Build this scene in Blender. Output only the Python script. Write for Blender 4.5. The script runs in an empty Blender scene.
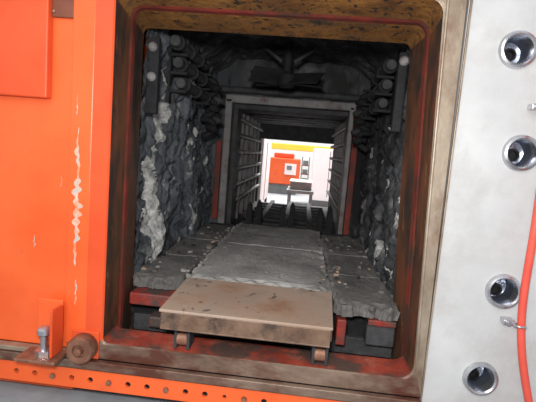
import bpy, math, random
from mathutils import Vector, Matrix, noise, Euler
random.seed(4)
H=0.82
sc=bpy.context.scene
try:
    sc.view_settings.view_transform='Standard'
    sc.view_settings.look='None'
except Exception: pass

# ---------------------------------------------------------------- materials
def mat(name, cols, scale=6, detail=8, rough=.6, metal=0, bump=.2, bscale=None, stretch=(1,1,1),
        stain=None, stain_scale=3, stain_lo=.55, stain_hi=.62, emit=None, spec=.4, rvar=.15, speck=None, speck_scale=60, speck_lo=.66,
        soot=None, soot_scale=2.5, soot_lo=.5, soot_hi=.62):
    m=bpy.data.materials.new(name); m.use_nodes=True
    nt=m.node_tree; N=nt.nodes; L=nt.links
    b=N['Principled BSDF']
    b.inputs['Roughness'].default_value=rough; b.inputs['Metallic'].default_value=metal
    b.inputs['Specular IOR Level'].default_value=spec
    tc=N.new('ShaderNodeTexCoord'); mp=N.new('ShaderNodeMapping')
    mp.inputs['Scale'].default_value=stretch
    L.new(tc.outputs['Object'],mp.inputs['Vector'])
    def nz(s,d=8):
        n=N.new('ShaderNodeTexNoise'); n.inputs['Scale'].default_value=s; n.inputs['Detail'].default_value=d
        n.inputs['Roughness'].default_value=.67; L.new(mp.outputs['Vector'],n.inputs['Vector']); return n
    n=nz(scale,detail)
    r=N.new('ShaderNodeValToRGB'); e=r.color_ramp.elements
    while len(e)<len(cols): e.new(.5)
    for i,(p,c) in enumerate(cols):
        e[i].position=p; e[i].color=(*c,1)
    L.new(n.outputs['Fac'],r.inputs['Fac'])
    col=r.outputs['Color']
    def over(col,c,s,lo,hi):
        n2=nz(s,10); r2=N.new('ShaderNodeValToRGB'); r2.color_ramp.elements[0].position=lo; r2.color_ramp.elements[1].position=hi
        L.new(n2.outputs['Fac'],r2.inputs['Fac'])
        mx=N.new('ShaderNodeMixRGB'); mx.inputs['Color2'].default_value=(*c,1)
        L.new(r2.outputs['Color'],mx.inputs['Fac']); L.new(col,mx.inputs['Color1']); return mx.outputs['Color']
    if stain: col=over(col,stain,stain_scale,stain_lo,stain_hi)
    if speck: col=over(col,speck,speck_scale,speck_lo,speck_lo+.03)
    if soot: col=over(col,soot,soot_scale,soot_lo,soot_hi)
    L.new(col,b.inputs['Base Color'])
    mr=N.new('ShaderNodeMapRange'); mr.inputs['To Min'].default_value=max(0,rough-rvar); mr.inputs['To Max'].default_value=min(1,rough+rvar)
    L.new(n.outputs['Fac'],mr.inputs['Value']); L.new(mr.outputs['Result'],b.inputs['Roughness'])
    if bump:
        n3=nz(bscale or scale*4,10)
        bp=N.new('ShaderNodeBump'); bp.inputs['Strength'].default_value=bump; bp.inputs['Distance'].default_value=.02
        L.new(n3.outputs['Fac'],bp.inputs['Height'])
        L.new(bp.outputs['Normal'],b.inputs['Normal'])
    if emit:
        b.inputs['Emission Color'].default_value=(*emit[0],1); b.inputs['Emission Strength'].default_value=emit[1]
    return m
M={}
M['orange']=mat('orange_paint',[(.3,(.68,.092,.020)),(.7,(.82,.135,.034))],3,rough=.34,bump=.04,stain=(.56,.080,.024),stain_lo=.56,stain_hi=.74,speck=(.38,.11,.06),speck_scale=38,speck_lo=.68)
M['orange_dk']=mat('orange_red_paint',[(.3,(.55,.060,.016)),(.7,(.70,.095,.025))],3,rough=.4,bump=.04,stain=(.34,.06,.03),stain_lo=.57,stain_hi=.7,speck=(.14,.07,.045),speck_scale=30,speck_lo=.68)
M['orange_worn']=mat('worn_orange_paint',[(.3,(.75,.12,.03)),(.5,(.66,.24,.13)),(.7,(.62,.52,.45))],16,rough=.5,bump=.1,stain=(.46,.38,.32),stain_scale=22,stain_lo=.47,stain_hi=.53)
M['red']=mat('red_primer',[(.3,(.13,.017,.012)),(.7,(.34,.036,.024))],9,rough=.55,bump=.25,stain=(.06,.045,.038),stain_scale=8,stain_lo=.45,stain_hi=.57)
M['ledge']=mat('scuffed_red_ledge',[(.3,(.18,.025,.018)),(.55,(.36,.06,.035)),(.75,(.30,.18,.13))],10,rough=.5,bump=.2,stain=(.09,.055,.045),stain_scale=7,stain_lo=.48,stain_hi=.60)
M['redrust']=mat('dull_red_rust',[(.3,(.07,.018,.012)),(.7,(.26,.032,.020))],9,rough=.65,bump=.3,stain=(.06,.03,.02),stain_scale=7,stain_lo=.48,stain_hi=.62)
M['rust']=mat('sooty_rust',[(.28,(.045,.022,.010)),(.42,(.16,.065,.016)),(.58,(.30,.13,.026)),(.75,(.13,.04,.016))],10,rough=.75,bump=.5,stain=(.045,.028,.02),stain_scale=5,stain_lo=.50,stain_hi=.64,speck=(.02,.015,.01),speck_scale=45,speck_lo=.57)
M['rustred']=mat('rusty_red_jamb',[(.3,(.035,.02,.013)),(.5,(.13,.050,.020)),(.7,(.22,.045,.02))],8,rough=.6,bump=.3,stain=(.03,.022,.018),stain_scale=6,stain_lo=.46,stain_hi=.58,stretch=(1,1,.35),speck=(.28,.13,.04),speck_scale=25,speck_lo=.63)
M['steel']=mat('brownish_bare_steel',[(.3,(.20,.145,.10)),(.7,(.38,.31,.24))],14,rough=.42,metal=.4,bump=.1,stain=(.16,.08,.045),stain_scale=6,stain_lo=.5,stain_hi=.64,stretch=(1,1,.5))
M['steel_dk']=mat('stained_sill_steel',[(.3,(.11,.07,.05)),(.7,(.28,.20,.15))],12,rough=.45,metal=.3,bump=.15,stain=(.10,.035,.022),stain_scale=7,stain_lo=.48,stain_hi=.62,stretch=(.5,1,1))
M['greypanel']=mat('grey_panel_paint',[(.3,(.40,.402,.405)),(.7,(.51,.512,.515))],5,rough=.5,bump=.06,stain=(.36,.34,.32),stain_scale=4,stain_lo=.50,stain_hi=.75,speck=(.28,.25,.22),speck_scale=50,speck_lo=.70)
M['chrome']=mat('polished_port_steel',[(.3,(.40,.40,.42)),(.7,(.7,.7,.73))],20,rough=.25,metal=.9,bump=.05)
M['portdark']=mat('port_inside',[(.3,(.16,.18,.24)),(.7,(.34,.37,.45))],12,rough=.22,metal=.85,bump=.05)
M['refr']=mat('sooty_refractory',[(.28,(.014,.016,.020)),(.45,(.065,.073,.085)),(.58,(.14,.152,.17)),(.75,(.26,.265,.275))],7,detail=14,rough=.85,bump=1.0,bscale=34,stain=(.32,.325,.33),stain_scale=6,stain_lo=.58,stain_hi=.66,speck=(.03,.03,.035),speck_scale=20,speck_lo=.60,stretch=(1,1,.55),soot=(.020,.021,.024),soot_scale=3.5,soot_lo=.49,soot_hi=.60)
M['refr_dk']=mat('dark_refractory',[(.3,(.016,.017,.019)),(.5,(.055,.058,.064)),(.7,(.13,.13,.135))],8,detail=14,rough=.85,bump=.9,bscale=35,stain=(.23,.225,.215),stain_scale=7,stain_lo=.57,stain_hi=.67,speck=(.42,.40,.37),speck_scale=26,speck_lo=.68,stretch=(1,1,.6),soot=(.014,.014,.016),soot_scale=3.2,soot_lo=.48,soot_hi=.58)
M['vault']=mat('cemented_vault',[(.3,(.026,.028,.030)),(.5,(.065,.068,.073)),(.7,(.15,.15,.15))],6,detail=12,rough=.85,bump=.6,bscale=35,stain=(.025,.025,.025),stain_scale=5,stain_lo=.49,stain_hi=.58)
M['white_cement']=mat('exposed_white_fibre',[(.3,(.16,.16,.16)),(.46,(.38,.38,.37)),(.62,(.68,.67,.64))],26,rough=.9,bump=.8)
M['slab']=mat('hearth_slab_grey',[(.28,(.14,.133,.126)),(.5,(.26,.25,.238)),(.7,(.37,.355,.34))],5,detail=14,rough=.8,bump=.5,bscale=60,stain=(.17,.16,.15),stain_scale=4,stain_lo=.48,stain_hi=.64,speck=(.07,.066,.062),speck_scale=45,speck_lo=.63)
M['slabside']=mat('side_slab_grey',[(.28,(.06,.056,.052)),(.5,(.13,.123,.116)),(.7,(.23,.215,.20))],6,detail=14,rough=.85,bump=.6,bscale=45,stain=(.30,.28,.25),stain_scale=8,stain_lo=.58,stain_hi=.68,speck=(.035,.035,.035),speck_scale=35,speck_lo=.62)
M['tan']=mat('heat_tinted_plate',[(.3,(.22,.160,.125)),(.55,(.36,.270,.21)),(.75,(.46,.375,.31))],6,rough=.55,bump=.12,stain=(.22,.115,.068),stain_scale=3,stain_lo=.47,stain_hi=.66,speck=(.12,.085,.07),speck_scale=28,speck_lo=.61)
M['tandk']=mat('plate_edge',[(.3,(.10,.055,.035)),(.7,(.25,.16,.11))],10,rough=.5,metal=.3,bump=.1,stain=(.06,.04,.03),stain_scale=9,stain_lo=.47,stain_hi=.60)
M['black']=mat('black_scale_iron',[(.3,(.008,.008,.009)),(.7,(.028,.028,.031))],14,rough=.75,metal=.1,bump=.4,spec=.25)
M['iron']=mat('grey_scale_iron',[(.3,(.022,.023,.025)),(.7,(.075,.075,.08))],14,rough=.7,metal=.15,bump=.3,spec=.3)
M['paleiron']=mat('pale_frame_iron',[(.3,(.13,.125,.125)),(.7,(.29,.28,.28))],12,rough=.6,metal=.2,bump=.3,stain=(.09,.055,.045),stain_scale=6,stain_lo=.5,stain_hi=.65)
M['hose']=mat('orange_red_hose',[(.3,(.58,.065,.045)),(.7,(.70,.10,.065))],10,rough=.45,bump=.03)
M['concrete']=mat('concrete',[(.3,(.22,.23,.25)),(.7,(.36,.37,.39))],4,detail=12,rough=.85,bump=.2)
M['white']=mat('white_paint',[(.3,(.78,.76,.74)),(.7,(.86,.85,.83))],3,rough=.6,bump=.03)
M['pinkwhite']=mat('warm_white_paint',[(.3,(.76,.68,.66)),(.7,(.84,.78,.76))],3,rough=.6,bump=.03)
M['yellow']=mat('yellow_paint',[(.3,(.85,.55,.05)),(.7,(.9,.62,.08))],3,rough=.5,bump=.03)
M['cartgrey']=mat('cart_grey',[(.3,(.10,.12,.12)),(.7,(.2,.22,.22))],8,rough=.5,bump=.1)
M['label']=mat('dark_label',[(.3,(.10,.03,.02)),(.7,(.20,.06,.03))],8,rough=.4,bump=.02)
M['roller']=mat('rusty_roller_steel',[(.3,(.12,.05,.03)),(.7,(.34,.17,.11))],20,rough=.5,metal=.4,bump=.2)

# ---------------------------------------------------------------- mesh helpers
def mk(name,vs,fs,m,smooth=False,bevel=0,parent=None):
    me=bpy.data.meshes.new(name); me.from_pydata([(v[0],v[1],v[2]+H) for v in vs],[],fs)
    ms=m if isinstance(m,list) else [m]
    for k in ms: me.materials.append(M[k])
    me.validate(); me.update()
    if smooth:
        for p in me.polygons: p.use_smooth=True
    o=bpy.data.objects.new(name,me); sc.collection.objects.link(o)
    if bevel:
        b=o.modifiers.new('bevel','BEVEL'); b.width=bevel; b.segments=2; b.limit_method='ANGLE'
    if parent: o.parent=parent
    return o
def box(name,x0,x1,y0,y1,z0,z1,m,bevel=.003,parent=None):
    vs=[(x,y,z) for x in(x0,x1) for y in(y0,y1) for z in(z0,z1)]
    fs=[(0,1,3,2),(4,6,7,5),(0,4,5,1),(2,3,7,6),(0,2,6,4),(1,5,7,3)]
    return mk(name,vs,fs,m,bevel=bevel,parent=parent)
def obox(name,c,size,rot,m,bevel=.003,parent=None):
    R=Euler([math.radians(a) for a in rot]).to_matrix()
    vs=[Vector(c)+R@Vector((x*size[0]/2,y*size[1]/2,z*size[2]/2)) for x in(-1,1) for y in(-1,1) for z in(-1,1)]
    fs=[(0,1,3,2),(4,6,7,5),(0,4,5,1),(2,3,7,6),(0,2,6,4),(1,5,7,3)]
    return mk(name,vs,fs,m,bevel=bevel,parent=parent)
def revolve(name,c,axis,prof,m,seg=32,parent=None,smooth=True):
    a=Vector(axis).normalized(); t=Vector((0,0,1)) if abs(a.z)<.9 else Vector((1,0,0))
    u=a.cross(t).normalized(); v=a.cross(u); vs=[];fs=[]
    for r,d in prof:
        for i in range(seg):
            th=2*math.pi*i/seg
            vs.append(Vector(c)+a*d+(u*math.cos(th)+v*math.sin(th))*max(r,1e-5))
    for j in range(len(prof)-1):
        for i in range(seg):
            k=(i+1)%seg; fs.append((j*seg+i,j*seg+k,(j+1)*seg+k,(j+1)*seg+i))
    o=mk(name,vs,fs,m,parent=parent,smooth=smooth)
    if smooth:
        es=o.modifiers.new('es','EDGE_SPLIT'); es.split_angle=math.radians(35)
    return o
def rod(name,p0,p1,r,m,parent=None,seg=20):
    p0=Vector(p0);p1=Vector(p1);l=(p1-p0).length
    return revolve(name,p0,p1-p0,[(0,0),(r*.85,0),(r,r*.15),(r,l-r*.15),(r*.85,l),(0,l)],m,seg,parent)
def tube(name,pts,r,m,parent=None,cyclic=False,res=4,smooth=True):
    cu=bpy.data.curves.new(name,'CURVE'); cu.dimensions='3D'; cu.bevel_depth=r; cu.bevel_resolution=res; cu.use_fill_caps=True
    s=cu.splines.new('NURBS' if smooth else 'POLY'); s.points.add(len(pts)-1)
    for i,p in enumerate(pts): s.points[i].co=(p[0],p[1],p[2]+H,1)
    if smooth: s.use_endpoint_u=True; s.order_u=4
    s.use_cyclic_u=cyclic; s.resolution_u=6
    tmp=bpy.data.objects.new('tmp',cu); sc.collection.objects.link(tmp)
    dg=bpy.context.evaluated_depsgraph_get(); me=bpy.data.meshes.new_from_object(tmp.evaluated_get(dg))
    bpy.data.objects.remove(tmp); bpy.data.curves.remove(cu)
    me.materials.clear(); me.materials.append(M[m])
    for p in me.polygons: p.use_smooth=True
    o=bpy.data.objects.new(name,me); sc.collection.objects.link(o)
    if parent:o.parent=parent
    return o
def plate(name,outline,holes,y,th,m,parent=None):
    cu=bpy.data.curves.new(name,'CURVE'); cu.dimensions='2D'; cu.fill_mode='BOTH'; cu.extrude=th/2
    def add(pts):
        s=cu.splines.new('POLY'); s.points.add(len(pts)-1)
        for i,p in enumerate(pts): s.points[i].co=(p[0],p[1],0,1)
        s.use_cyclic_u=True
    add(outline)
    for hx,hz,hr in holes:
        add([(hx+hr*math.cos(2*math.pi*i/40),hz+hr*math.sin(2*math.pi*i/40)) for i in range(40)])
    tmp=bpy.data.objects.new('tmp',cu); sc.collection.objects.link(tmp)
    dg=bpy.context.evaluated_depsgraph_get(); me=bpy.data.meshes.new_from_object(tmp.evaluated_get(dg))
    bpy.data.objects.remove(tmp); bpy.data.curves.remove(cu)
    for v in me.vertices:
        x,z,e=v.co; v.co=(x,y+th/2-e,z+H)
    me.materials.clear(); me.materials.append(M[m]); me.update()
    o=bpy.data.objects.new(name,me); sc.collection.objects.link(o)
    if parent:o.parent=parent
    return o
def empty(name,loc=(0,0,0)):
    o=bpy.data.objects.new(name,None); sc.collection.objects.link(o); return o
def surf(name,fn,nu,nv,m,parent=None,smooth=True):
    vs=[fn(i/(nu-1),j/(nv-1)) for j in range(nv) for i in range(nu)]
    fs=[(j*nu+i,j*nu+i+1,(j+1)*nu+i+1,(j+1)*nu+i) for j in range(nv-1) for i in range(nu-1)]
    return mk(name,vs,fs,m,smooth=smooth,parent=parent)
def crust(p,s=7,amp=.03,rough=.012,zs=.8):
    q=Vector(p)*s; q.z*=zs
    q+=Vector((noise.noise(q*1.3),noise.noise(q*1.3+Vector((9,0,0))),noise.noise(q*1.3+Vector((0,9,0)))))*.9
    d,pts=noise.voronoi(q)
    e=d[1]-d[0]
    cell=noise.noise(pts[0]*3.1)
    q2=q*2.7; d2,_=noise.voronoi(q2)
    return amp*(.9*cell+.5*min(e*3,1)) +amp*.10*min((d2[1]-d2[0])*3,1)+ rough*noise.fractal(Vector(p)*16,1,2,6)

# ---------------------------------------------------------------- workshop shell
floor=box('floor',-5,5,-4,15,-H-.05,-H,'concrete',0)
box('wall_far',-5,5,14,14.15,-H,3.2,'white',0)

# ---------------------------------------------------------------- furnace casing
box('furnace_side_casing',-1.15,-.67,1.24,4.65,-.80,.95,'orange')
box('furnace_side_casing.001',.45,1.15,1.30,4.65,-.80,.95,'orange')
box('furnace_roof_casing',-.66,.44,1.52,4.65,.63,.95,'orange')
box('furnace_front_lintel',-.66,.44,1.24,1.47,.50,.95,'orange')
box('furnace_base_plate',-.66,.44,1.28,4.65,-.80,-.70,'iron')

# left orange door panel
dp=empty('orange_door_panel')
box('skin',-1.15,-.612,1.2,1.235,-.64,.95,'orange',parent=dp)
box('raised_plate',-1.15,-.735,1.172,1.199,.10,.95,'orange_dk',.004,parent=dp)
box('edge_strip',-.672,-.607,1.188,1.199,-.62,.95,'orange',.003,parent=dp)
def flake(cx,z0,z1,w,y,nn,sd):
    vs=[];fs=[]
    for i in range(nn):
        t=i/(nn-1); z=z0+(z1-z0)*t; env=math.sin(math.pi*t)**.5
        c=cx+.006*noise.noise(Vector((sd,t*5,2)))
        a=(.2+abs(noise.noise(Vector((sd,t*14,1))))*2.2)*w*env; b=(.15+abs(noise.noise(Vector((sd+4,t*17,1))))*2)*w*env
        vs+=[(c-a,y,z),(c+b,y,z)]
    for i in range(nn-1): fs.append((2*i,2*i+1,2*i+3,2*i+2))
    mk('worn_patch',vs,fs,'orange_worn',parent=dp)
flake(-.645,.03,-.38,.013,1.1870,80,0)
flake(-.640,-.42,-.50,.005,1.1870,30,7)
flake(-.652,.12,.06,.004,1.1870,30,11)
flake(-.78,-.30,-.34,.003,1.1990,20,15)
flake(-.70,-.12,-.15,.002,1.1990,20,19)
box('nameplate',-.735,-.665,1.190,1.1995,.325,.40,'label',.002,parent=dp)
for z in(.34,.385): rod('rivet',(-.728,1.192,z),(-.728,1.186,z),.004,'steel',dp)
box('lower_lip',-1.15,-.607,1.17,1.2,-.655,-.64,'steel',.003,parent=dp)

# ---------------------------------------------------------------- door frame (loft)
def ring(y,xl,xrt,xrb,zb,zt,rad,n=8,rl=None):
    rl=rad if rl is None else rl
    cs=[(xl+rad,zt-rad,90,180,rad),(xl+rl,zb+rl,180,270,rl),(xrb-rad,zb+rad,270,360,rad),(xrt-rad,zt-rad,0,90,rad)]
    pts=[]
    for cx,cz,a0,a1,rr in cs:
        for i in range(n+1):
            a=math.radians(a0+(a1-a0)*i/n); pts.append((cx+rr*math.cos(a),y,cz+rr*math.sin(a)))
    return pts
rings=[ring(1.235,-.608,.377,.387,-.66,.50,.004),
       ring(1.185,-.606,.375,.385,-.655,.50,.004),
       ring(1.185,-.556,.328,.362,-.610,.43,.04,rl=.015),
       ring(1.19,-.552,.322,.358,-.606,.425,.04,rl=.015),
       ring(1.30,-.556,.322,.362,-.606,.405,.04,rl=.015),
       ring(1.31,-.552,.317,.360,-.612,.400,.035,rl=.015),
       ring(1.33,-.552,.315,.358,-.66,.398,.03,rl=.015),
       ring(1.34,-.556,.314,.358,-.67,.396,.03,rl=.015),
       ring(1.46,-.576,.305,.352,-.68,.380,.02),
       ring(1.465,-.66,.44,.44,-.69,.49,.01)]
vs=[];fs=[]
n=len(rings[0])
for R in rings: vs+=R
for j in range(len(rings)-1):
    for i in range(n):
        k=(i+1)%n; fs.append((j*n+i,j*n+k,(j+1)*n+k,(j+1)*n+i))
fr=mk('furnace_door_frame',vs,fs,['steel','orange_dk','rust','ledge','rustred','black','redrust','steel_dk'],smooth=False)
for p in fr.data.polygons:
    j=p.index//n; c=p.center; x=c.x; z=c.z-H
    if j<=2:
        p.material_index = 1 if x<-.55 and z>-.6 else (7 if z<-.59 else 0)
    elif j==3: p.material_index= 3 if z<-.59 else (2 if z>.3 else 4)
    elif j in(4,5): p.material_index=6
    elif j in(6,7): p.material_index= 2 if z>.3 else 4
    else: p.material_index=5
tube('lip_bead',[(.328,1.183,.45),(.336,1.183,.1),(.350,1.183,-.3),(.361,1.183,-.54)],.004,'steel',parent=fr)

# ---------------------------------------------------------------- right grey panel with ports
gp=empty('steel_port_panel')
ports=[(.523,.313),(.568,.050),(.574,-.328),(.546,-.585)]
plate('skin',[(.393,-.685),(1.15,-.685),(1.15,.95),(.383,.95)],[(x,z,.038) for x,z in ports],1.2,.02,'greypanel',gp)
for x,z in ports:
    revolve('port_ring',(x,1.2,z),(0,-1,0),[(.036,-.02),(.036,.008),(.040,.012),(.046,.010),(.049,0)],'chrome',40,gp)
    revolve('port_cup',(x,1.2,z),(0,1,0),[(.037,.0),(.036,.03),(.034,.06),(.024,.065),(.0,.066)],'portdark',40,gp)
    revolve('port_core',(x-.006,1.262,z-.006),(0,-1,0),[(.018,0),(.018,.03),(.012,.034),(.012,.02),(0,.02)],'black',28,gp)
box('panel_seam',.388,.393,1.192,1.2,-.685,.95,'steel',.001,parent=gp)

# hose with its clips (one assembly)
hs=empty('orange_hose')
tube('hose_tube',[(.63,1.14,.50),(.60,1.15,.28),(.598,1.15,.14),(.604,1.15,0),(.606,1.15,-.15),(.606,1.16,-.3),(.612,1.16,-.42),(.64,1.16,-.55),(.68,1.15,-.68),(.72,1.15,-.80)],.0100,'hose',hs)
for x,z in((.600,.170),(.609,-.405)):
    tube('clip_band',[(x+.014*math.cos(t*math.pi/6),1.158+.014*math.sin(t*math.pi/6),z) for t in range(12)],.003,'chrome',hs,cyclic=True)
    box('clip_tab',x-.034,x-.006,1.172,1.199,z-.007,z+.007,'chrome',.002,parent=hs)
    rod('clip_screw',(x-.024,1.172,z),(x-.024,1.164,z),.006,'chrome',hs)

# ---------------------------------------------------------------- perforated rail under the sill
holes=[(-1.05+.0585*i,-.722,.0085 if i%3 else .006) for i in range(30)]
pr=empty('perforated_angle_rail')
plate('web',[(-1.15,-.752),(.75,-.752),(.75,-.692),(-1.15,-.692)],holes,1.178,.008,'orange',pr)
box('flange',-1.15,.75,1.178,1.198,-.692,-.686,'steel',.002,parent=pr)
for i in(6,9,12,16): 
    hx=holes[i][0]; revolve('bolt_head',(hx,1.178,-.722),(0,-1,0),[(0,.008),(.008,.008),(.009,0)],'roller',6,pr,smooth=False)
box('sill_plate',-1.15,.385,1.165,1.184,-.684,-.657,'steel_dk',.003)

# ---------------------------------------------------------------- lower-left latch bracket and roller
br=empty('latch_bracket')
box('back_tab',-.742,-.665,1.162,1.169,-.60,-.478,'orange',.004,parent=br)
box('shelf',-.765,-.645,1.09,1.169,-.642,-.632,'roller',.003,parent=br)
box('gusset',-.673,-.665,1.11,1.169,-.632,-.49,'orange_dk',.003,parent=br)
rod('pin',(-.700,1.13,-.65),(-.700,1.13,-.57),.010,'chrome',br)
revolve('pin_head',(-.700,1.13,-.575),(0,0,1),[(.012,0),(.019,.006),(.019,.020),(.010,.028),(0,.030)],'chrome',24,br)
revolve('nut',(-.700,1.13,-.632),(0,0,1),[(.024,0),(.024,.016),(.010,.018)],'chrome',6,br,smooth=False)
ro=empty('guide_roller')
revolve('wheel',(-.600,1.165,-.615),(0,-1,0),[(.014,-.015),(.038,-.015),(.041,-.010),(.041,.022),(.037,.028),(.020,.028),(.018,.020),(.012,.020),(.011,.036),(0,.038)],'roller',36,ro)
box('axle_plate',-.645,-.56,1.178,1.184,-.655,-.57,'orange_dk',.004,parent=ro)

# ---------------------------------------------------------------- chamber lining
Y0,Y1=1.50,2.68
def fl(u,v):
    y=1.47+(Y1-1.47)*u; z=-.66+v*1.24
    bulge=.035*noise.noise(Vector((y*3.5,z*1.2,5)))
    strip=math.exp(-((y-1.66)/.045)**2)*.035*(1 if z<.16 else 0)*(.6+noise.noise(Vector((y*8,z*9,1))))
    return (-.592+bulge+strip+crust((0,y,z),5.5,.044,.020,.40),y,z)
wl=surf('wall_left',fl,240,210,['refr','white_cement'])
for p in wl.data.polygons:
    c=p.center; z=c.z-H
    f=noise.fractal(Vector((c.y*12,3.3,z*5)),1,2,7)
    strip=abs(c.y-1.66-.05*noise.noise(Vector((z*6,0,0))))
    lim=-.35+strip*9+(.8 if z>.16 else 0)
    blob=noise.fractal(Vector((c.y*4,7.7,z*3)),1,2,3)
    if f>lim or (f>.22 and blob>.12 and z<.2) or f>.75: p.material_index=1
def frr(u,v):
    y=1.47+(Y1-1.47)*u; z=-.66+v*1.24
    return (.375-crust((4,y,z),6.5,.036,.020,.5),y,z)
wr=surf('wall_right',frr,200,180,['refr_dk','white_cement'])
for p in wr.data.polygons:
    c=p.center; z=c.z-H
    f=noise.fractal(Vector((c.y*10,13.3,z*8)),1,2,7); blob=noise.fractal(Vector((c.y*4,17.7,z*4)),1,2,3)
    if f>.38 and blob>.15 and z<.15: p.material_index=1
def fc(u,v):
    x=-.62+1.02*u; y=1.48+(Y1-1.48)*v
    s=abs((x+.11)/.48)
    return (x,y,.555-.10*max(0,s-.72)/.28-crust((x,y,7),4,.02)-.008*noise.fractal(Vector((x,y,0))*22,1,2,4),)
surf('ceiling',fc,150,150,['vault'])

# ---------------------------------------------------------------- hearth slabs
def slab(name,x0,x1,y0,y1,z0,z1,m,jag=.006,seed=0,joints=(),teeth=0):
    o=empty(name)
    nx,ny=70,170
    vs=[];fs=[]
    def top(i,j):
        x=x0+(x1-x0)*i/nx; y=y0+(y1-y0)*j/ny
        e=min(i,nx-i,j*1.0,ny-j)
        if i in(0,nx):
            x+=jag*noise.fractal(Vector((seed,y*26,x)),1,2,5)*2
            if teeth: x+=teeth*((y*14)%1-.5)
        if j in(0,ny): y+=jag*noise.fractal(Vector((x*26,seed,y)),1,2,5)*2
        z=z1+.0035*noise.fractal(Vector((x*9,y*9,seed)),1,2,6)
        for jy in joints:
            dd=abs(y-jy-.006*noise.noise(Vector((x*20,jy,3))))
            if dd<.007: z-=.010*(1-dd/.007)
        if e<4: z-=.004*(4-e)*max(0,.5+noise.noise(Vector((x*30,y*30,seed))))
        return (x,y,z)
    for j in range(ny+1):
        for i in range(nx+1): vs.append(top(i,j))
    w=nx+1
    for j in range(ny):
        for i in range(nx): fs.append((j*w+i,j*w+i+1,(j+1)*w+i+1,(j+1)*w+i))
    loop=[i for i in range(w)]+[j*w+nx for j in range(1,ny+1)]+[ny*w+i for i in range(nx-1,-1,-1)]+[j*w for j in range(ny-1,0,-1)]
    prev=loop
    for k in range(1,4):
        base=len(vs)
        for q in loop:
            x,y,z=vs[q]; d=jag*.9*noise.noise(Vector((x*30,y*30,k*3.1)))
            vs.append((x+d,y+d,z1+(z0-z1)*k/3))
        cur=list(range(base,base+len(loop)))
        for a in range(len(loop)):
            b=(a+1)%len(loop); fs.append((prev[a],cur[a],cur[b],prev[b]))
        prev=cur
    mk('body',vs,fs,m,parent=o); return o
slab('hearth_slab',-.365,.122,1.415,2.56,-.475,-.440,'slab',.008,1,(1.98,),.010)
slab('hearth_slab.001',-.565,-.385,1.43,2.56,-.505,-.462,'slabside',.010,2,(1.75,2.1))
slab('hearth_slab.002',.148,.345,1.36,2.56,-.505,-.462,'slabside',.010,3,(1.7,2.05))
cr=empty('refractory_rubble')
for i in range(150):
    side=i%3
    x=random.choice([random.uniform(-.55,-.50),random.uniform(-.42,-.39),random.uniform(-.55,-.40)]) if side==0 else (random.choice([random.uniform(.16,.19),random.uniform(.27,.33),random.uniform(.16,.33)]) if side==1 else random.choice([random.uniform(-.35,.11),random.uniform(.07,.11),random.uniform(-.355,-.32)]))
    y=random.uniform(1.47,2.5); s=random.uniform(.002,.007)*(1.3 if side<2 else .7)
    z=-.462 if side<2 else -.440
    c=Vector((x,y,z+s*.3)); vv=[]
    for a in(-1,1):
        for b in(-1,1):
            for d in(-1,1): vv.append(c+Vector((a,b,d*.6))*s*random.uniform(.6,1.2))
    mk('crumb_%d'%i,vv,[(0,1,3,2),(4,6,7,5),(0,4,5,1),(2,3,7,6),(0,2,6,4),(1,5,7,3)],random.choice(['slab','slabside','slabside','refr_dk','refr_dk','tan']),parent=cr)
sup=empty('hearth_support')
box('base_block',-.60,.38,1.48,2.68,-.685,-.508,'black',parent=sup)
box('cross_beam',-.375,.14,1.44,1.475,-.56,-.48,'iron',parent=sup)
box('front_cross_angle',-.55,.35,1.42,1.44,-.66,-.60,'iron',parent=sup)
box('red_bracket_left',-.55,-.39,1.37,1.45,-.550,-.508,'red',.005,parent=sup)
box('red_bracket_lower',-.47,-.39,1.345,1.40,-.612,-.575,'red',.005,parent=sup)
box('red_bracket_right',.150,.180,1.345,1.42,-.60,-.515,'red',.004,parent=sup)
box('dark_strut_right',.25,.34,1.37,1.44,-.60,-.515,'iron',.004,parent=sup)
box('red_cap_right',.25,.34,1.36,1.44,-.530,-.510,'red',.004,parent=sup)
box('rear_filler',-.56,.34,2.565,2.66,-.508,-.47,'refr_dk',parent=sup)

# ---------------------------------------------------------------- tan loading plate on feet
lp=empty('loading_plate')
vs=[(-.370,1.140,-.462),(.118,1.140,-.462),(.130,1.410,-.447),(-.363,1.410,-.447),
    (-.370,1.140,-.470),(.118,1.140,-.470),(.130,1.410,-.455),(-.363,1.410,-.455)]
mk('top_sheet',vs,[(0,1,2,3),(7,6,5,4),(0,4,5,1),(1,5,6,2),(2,6,7,3),(3,7,4,0)],'tan',bevel=.0015,parent=lp)
box('front_channel',-.366,.114,1.144,1.165,-.518,-.471,'tandk',.002,parent=lp)
box('channel_lip',-.366,.114,1.144,1.20,-.522,-.517,'tandk',.001,parent=lp)
for x in(-.370,.108): box('side_rail',x,x+.012,1.17,1.40,-.515,-.472,'tandk',.002,parent=lp)
for x in(-.34,.07):
    box('foot_web_a',x,x+.010,1.20,1.26,-.604,-.522,'iron',.003,parent=lp)
    box('foot_web_b',x+.038,x+.048,1.20,1.26,-.604,-.522,'iron',.003,parent=lp)
    rod('foot_roller',(x+.006,1.22,-.575),(x+.042,1.22,-.575),.022,'roller',lp)
box('under_beam',-.30,.06,1.31,1.34,-.60,-.52,'black',.003,parent=lp)

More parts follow.
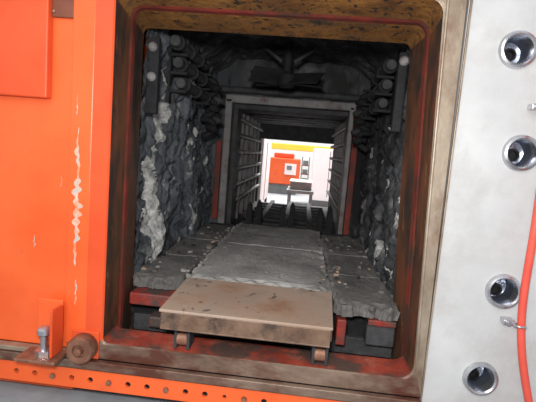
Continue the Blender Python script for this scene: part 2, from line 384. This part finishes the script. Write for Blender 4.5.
# ---------------------------------------------------------------- rear partition with opening
pt=empty('chamber_partition')
yp=2.70
box('left_pier',-.62,-.50,yp,yp+.14,-.56,.60,'refr',parent=pt)
box('right_pier',.285,.42,yp,yp+.14,-.56,.60,'refr_dk',parent=pt)
box('header',-.50,.285,yp,yp+.14,.33,.60,'vault',parent=pt)
box('left_jamb',-.52,-.475,yp-.02,yp+.16,-.50,.31,'paleiron',.006,parent=pt)
box('left_inner_jamb',-.475,-.445,yp+.05,yp+.20,-.50,.27,'iron',.004,parent=pt)
box('right_jamb',.245,.275,yp-.02,yp+.16,-.50,.31,'paleiron',.006,parent=pt)
box('right_red_post',.278,.315,yp-.02,yp,-.50,.32,'redrust',.004,parent=pt)
box('left_red_liner',-.56,-.525,yp-.02,yp,-.45,.05,'redrust',.004,parent=pt)
box('lintel',-.52,.30,yp-.02,yp+.16,.285,.335,'paleiron',.008,parent=pt)
box('inner_lintel',-.475,.245,yp+.04,yp+.20,.255,.285,'iron',.005,parent=pt)
rod('lintel_pipe',(-.55,2.655,.36),(.33,2.655,.36),.020,'iron',pt)

# ---------------------------------------------------------------- second chamber (ribbed tunnel)
tn=empty('ribbed_tunnel')
YE=4.6
box('tunnel_wall_left',-.66,-.52,2.85,YE,-.60,.60,'refr_dk',parent=tn)
box('tunnel_wall_right',.32,.44,2.85,YE,-.60,.60,'refr_dk',parent=tn)
box('tunnel_roof',-.52,.32,2.85,YE,.36,.60,'refr_dk',parent=tn)
box('tunnel_floor',-.52,.32,2.85,YE,-.60,-.54,'black',parent=tn)
for i in range(6):
    y=2.98+.27*i
    box('rib_left',-.52,-.475,y,y+.05,-.53,.30,'paleiron',.004,parent=tn)
    box('rib_right',.275,.32,y,y+.05,-.53,.30,'paleiron',.004,parent=tn)
    box('rib_top',-.50,.30,y,y+.05,.285,.33,'paleiron',.004,parent=tn)
    rod('roof_rod',(-.50,y+.14,.30),(.30,y+.14,.30),.014,'paleiron',tn)
for k in range(6):
    z=-.36+.115*k
    rod('wall_rod_left',(-.468,2.92,z),(-.468,YE-.03,z),.014,'paleiron',tn)
    rod('wall_rod_right',(.268,2.92,z),(.268,YE-.03,z),.014,'paleiron',tn)
for x in(-.30,-.11,.08): box('floor_rail',x-.02,x+.02,2.86,YE-.02,-.54,-.51,'black',.003,parent=tn)
for i in range(7):
    y=3.1+.2*i
    rod('floor_roller',(-.42,y,-.525),(.22,y,-.525),.016,'iron',tn)
box('end_header',-.52,.32,YE-.03,YE+.04,.135,.38,'iron',parent=tn)
fg=empty('hearth_finger_row')
for i,x in enumerate((-.325,-.265,-.11,-.05,.13,.19)):
    hgt=.17+.02*(i%2)
    vs=[];prof=[(-.018,0),(-.018,.6),(-.012,.9),(0,1),(.012,.9),(.018,.6),(.018,0)]
    y0=2.72
    for yy in(y0,y0+.06):
        for px,pz in prof: vs.append((x+px,yy+(.02 if pz>.8 else 0)*(1 if yy==y0 else -1),-.50+hgt*pz))
    m_=len(prof); fs=[tuple(range(m_)),tuple(range(2*m_-1,m_-1,-1))]+[(a,(a+1)%m_,m_+(a+1)%m_,m_+a) for a in range(m_)]
    mk('finger_%d'%(i+1),vs,fs,'black',bevel=.002,parent=fg)
    box('shoe_%d'%(i+1),x-.03,x+.03,2.70,2.81,-.53,-.49,'iron',.004,parent=fg)

# ---------------------------------------------------------------- heating elements
for nm,x,sg,ys in(('heating_element_bank',-.520,1,(1.62,2.10)),('heating_element_bank.001',.312,-1,(1.80,2.25))):
    e=empty(nm)
    for k,z in enumerate((.385,.315,.245)):
        y0=ys[0]+.05*k; y1=ys[1]+.10*k
        rod('tube_%d'%k,(x,y0,z),(x,y1,z),.021,'iron',e)
        nn=3
        for i in range(nn):
            yy=y0+(y1-y0)*(i+.3)/nn
            revolve('collar',(x,yy,z),(0,1,0),[(.021,-.012),(.029,-.010),(.029,.010),(.021,.012)],'black',24,e)
    for y in(ys[0]+.08,ys[1]+.02):
        box('hanger',x-sg*.045-.008,x-sg*.045+.008,y,y+.035,.16,.47,'black',.002,parent=e)
        for z in(.350,.280,.210): box('saddle',x-.045,x+.030,y,y+.03,z-.006,z+.006,'black',.002,parent=e)
    for k in range(5):
        z=.30-.050*k; y=ys[1]+.12+.08*(k%2)
        tube('lead',[(x-sg*.03,y,z+.04),(x+sg*.03,y-.02,z+.045),(x+sg*.055,y,z),(x+sg*.02,y+.02,z-.03),(x-sg*.02,y,z-.05)],.015,'black',e)
        revolve('insulator',(x+sg*.025,y-.03,z),(sg,-.4,-.25),[(0,0),(.018,0),(.021,.01),(.018,.03),(.012,.035),(.012,.05),(0,.05)],'iron' if k%2 else 'black',20,e)
for nm,x0,x1 in(('bolted_clamp_plate',-.572,-.530),('bolted_clamp_plate.001',.280,.31)):
    e=empty(nm)
    box('bar',x0,x1,1.485,1.51,.10,.36,'black',.004,parent=e)
    for z in((.325,.225) if x0<0 else (.33,)):
        revolve('bolt',((x0+x1)/2,1.485,z),(0,-1,0),[(.016,0),(.016,.008),(.010,.014),(0,.015)],'paleiron',20,e)

# ---------------------------------------------------------------- ceiling fan in chamber
fan=empty('circulation_fan')
fx,fy,fz=-.125,2.20,.365
rod('shaft',(fx,fy,fz+.0),(fx,fy,.54),.022,'black',fan)
revolve('hub',(fx,fy,fz-.04),(0,0,1),[(0,0),(.03,0),(.045,.012),(.045,.06),(.03,.075),(0,.075)],'black',28,fan)
for a in(18,162,205,335):
    t=math.radians(a)
    obox('blade',(fx+.105*math.cos(t),fy+.105*math.sin(t),fz+.005),(.16,.10,.006),(38,0,a),'black',.001,parent=fan)
for s in(-1,1): rod('stay',(fx+s*.03,fy,.45),(fx+s*.13,fy,.52),.010,'iron',fan)

# ---------------------------------------------------------------- far workshop
ct=empty('steel_cart')
box('deck',-.20,.15,5.5,6.2,-.50,-.46,'cartgrey',.006,parent=ct)
box('crate',-.16,.12,5.6,6.0,-.46,-.36,'cartgrey',.006,parent=ct)
box('crate_lid',-.165,.125,5.59,6.01,-.36,-.345,'white',.004,parent=ct)
for x in(-.18,.11):
    for y in(5.54,6.13): box('leg',x,x+.03,y,y+.03,-.77,-.50,'cartgrey',.002,parent=ct); rod('wheel',(x,y+.015,-.785),(x+.03,y+.015,-.785),.035,'black',ct)
box('shelf',-.19,.14,5.5,6.2,-.70,-.68,'cartgrey',.003,parent=ct)
mc=empty('orange_machine')
box('cabinet',-.75,-.08,8.6,9.4,-.62,-.10,'orange',.02,parent=mc)
box('head',-.62,-.22,8.7,9.3,-.10,.0,'orange_dk',.02,parent=mc)
box('plinth',-.70,-.12,8.65,9.35,-H,-.62,'cartgrey',.01,parent=mc)
box('control_face',-.38,-.15,8.58,8.60,-.42,-.20,'pinkwhite',.004,parent=mc)
box('screen',-.34,-.24,8.57,8.58,-.32,-.24,'cartgrey',.004,parent=mc)
yb=empty('yellow_gantry')
box('beam',-1.3,1.3,10,10.25,.08,.22,'yellow',.01,parent=yb)
for x in(-1.3,1.15): box('leg',x,x+.15,10.05,10.2,-H,.08,'yellow',.01,parent=yb)
dr=empty('open_end_door')
box('leaf',-.485,-.455,4.70,5.75,-.60,.14,'pinkwhite',.005,parent=dr)
box('stiffener',-.455,-.445,5.15,5.19,-.58,.12,'white',.002,parent=dr)
box('post',-.52,-.487,4.68,4.74,-H,.16,'iron',.004,parent=dr)
box('foot_rail',-.49,-.45,4.70,5.75,-H,-.78,'iron',.004,parent=dr)
for y in(4.75,5.65): box('foot_post',-.485,-.455,y,y+.03,-.78,-.60,'iron',.002,parent=dr)
cb=empty('white_cabinet')
box('body',.14,.75,7.0,7.7,-.72,.12,'white',.01,parent=cb)
box('door_gap',.40,.41,6.995,7.0,-.65,.08,'cartgrey',.001,parent=cb)
box('plinth',.18,.71,7.05,7.65,-H,-.72,'cartgrey',.004,parent=cb)
rk=empty('parts_rack')
for x in(-.06,.10): box('upright',x,x+.02,9.9,9.93,-H,-.05,'cartgrey',.002,parent=rk)
for z in(-.65,-.45,-.25): box('shelf',-.06,.12,9.8,9.95,z,z+.02,'red',.002,parent=rk)
for z in(-.63,-.43,-.23): box('bin',-.03,.09,9.82,9.93,z,z+.1,'cartgrey',.004,parent=rk)

# ---------------------------------------------------------------- lights
def area(name,loc,tgt,size,power,col=(1,1,1)):
    l=bpy.data.lights.new(name,'AREA'); l.energy=power; l.size=size; l.color=col
    o=bpy.data.objects.new(name,l); o.location=(loc[0],loc[1],loc[2]+H); sc.collection.objects.link(o)
    d=Vector(tgt)-Vector(loc); o.rotation_euler=d.to_track_quat('-Z','Y').to_euler(); return o
area('camera_flash',(-.05,-.05,.16),(-.10,2,-.12),.10,24,(1,.98,.95))
area('shop_light_front',(-.9,-1.4,1.7),(-.2,1.3,-.2),1.4,38,(1,.98,.95))
area('shop_light_far',(0,9,3.6),(0,8.5,-.8),4,600,(1,.98,.95))
area('shop_light_rear_bay',(.3,6.2,2.6),(-.15,3.2,-.6),1.5,260,(.98,.98,1))
w=bpy.data.worlds.new('shop_ambient'); sc.world=w; w.use_nodes=True
w.node_tree.nodes['Background'].inputs['Color'].default_value=(.90,.95,1,1)
w.node_tree.nodes['Background'].inputs['Strength'].default_value=.70

# ---------------------------------------------------------------- camera
cd=bpy.data.cameras.new('camera'); cam=bpy.data.objects.new('camera',cd); sc.collection.objects.link(cam)
cd.sensor_width=36; cd.lens=430/536*36; cd.clip_start=.01
r,p,y=[math.radians(a) for a in(4.6,6.5,4.4)]
R=Matrix.Rotation(y,3,'Z')@Matrix.Rotation(math.pi/2-p,3,'X')@Matrix.Rotation(r,3,'Z')
cam.matrix_world=Matrix.Translation((0,0,H))@R.to_4x4()
sc.camera=cam
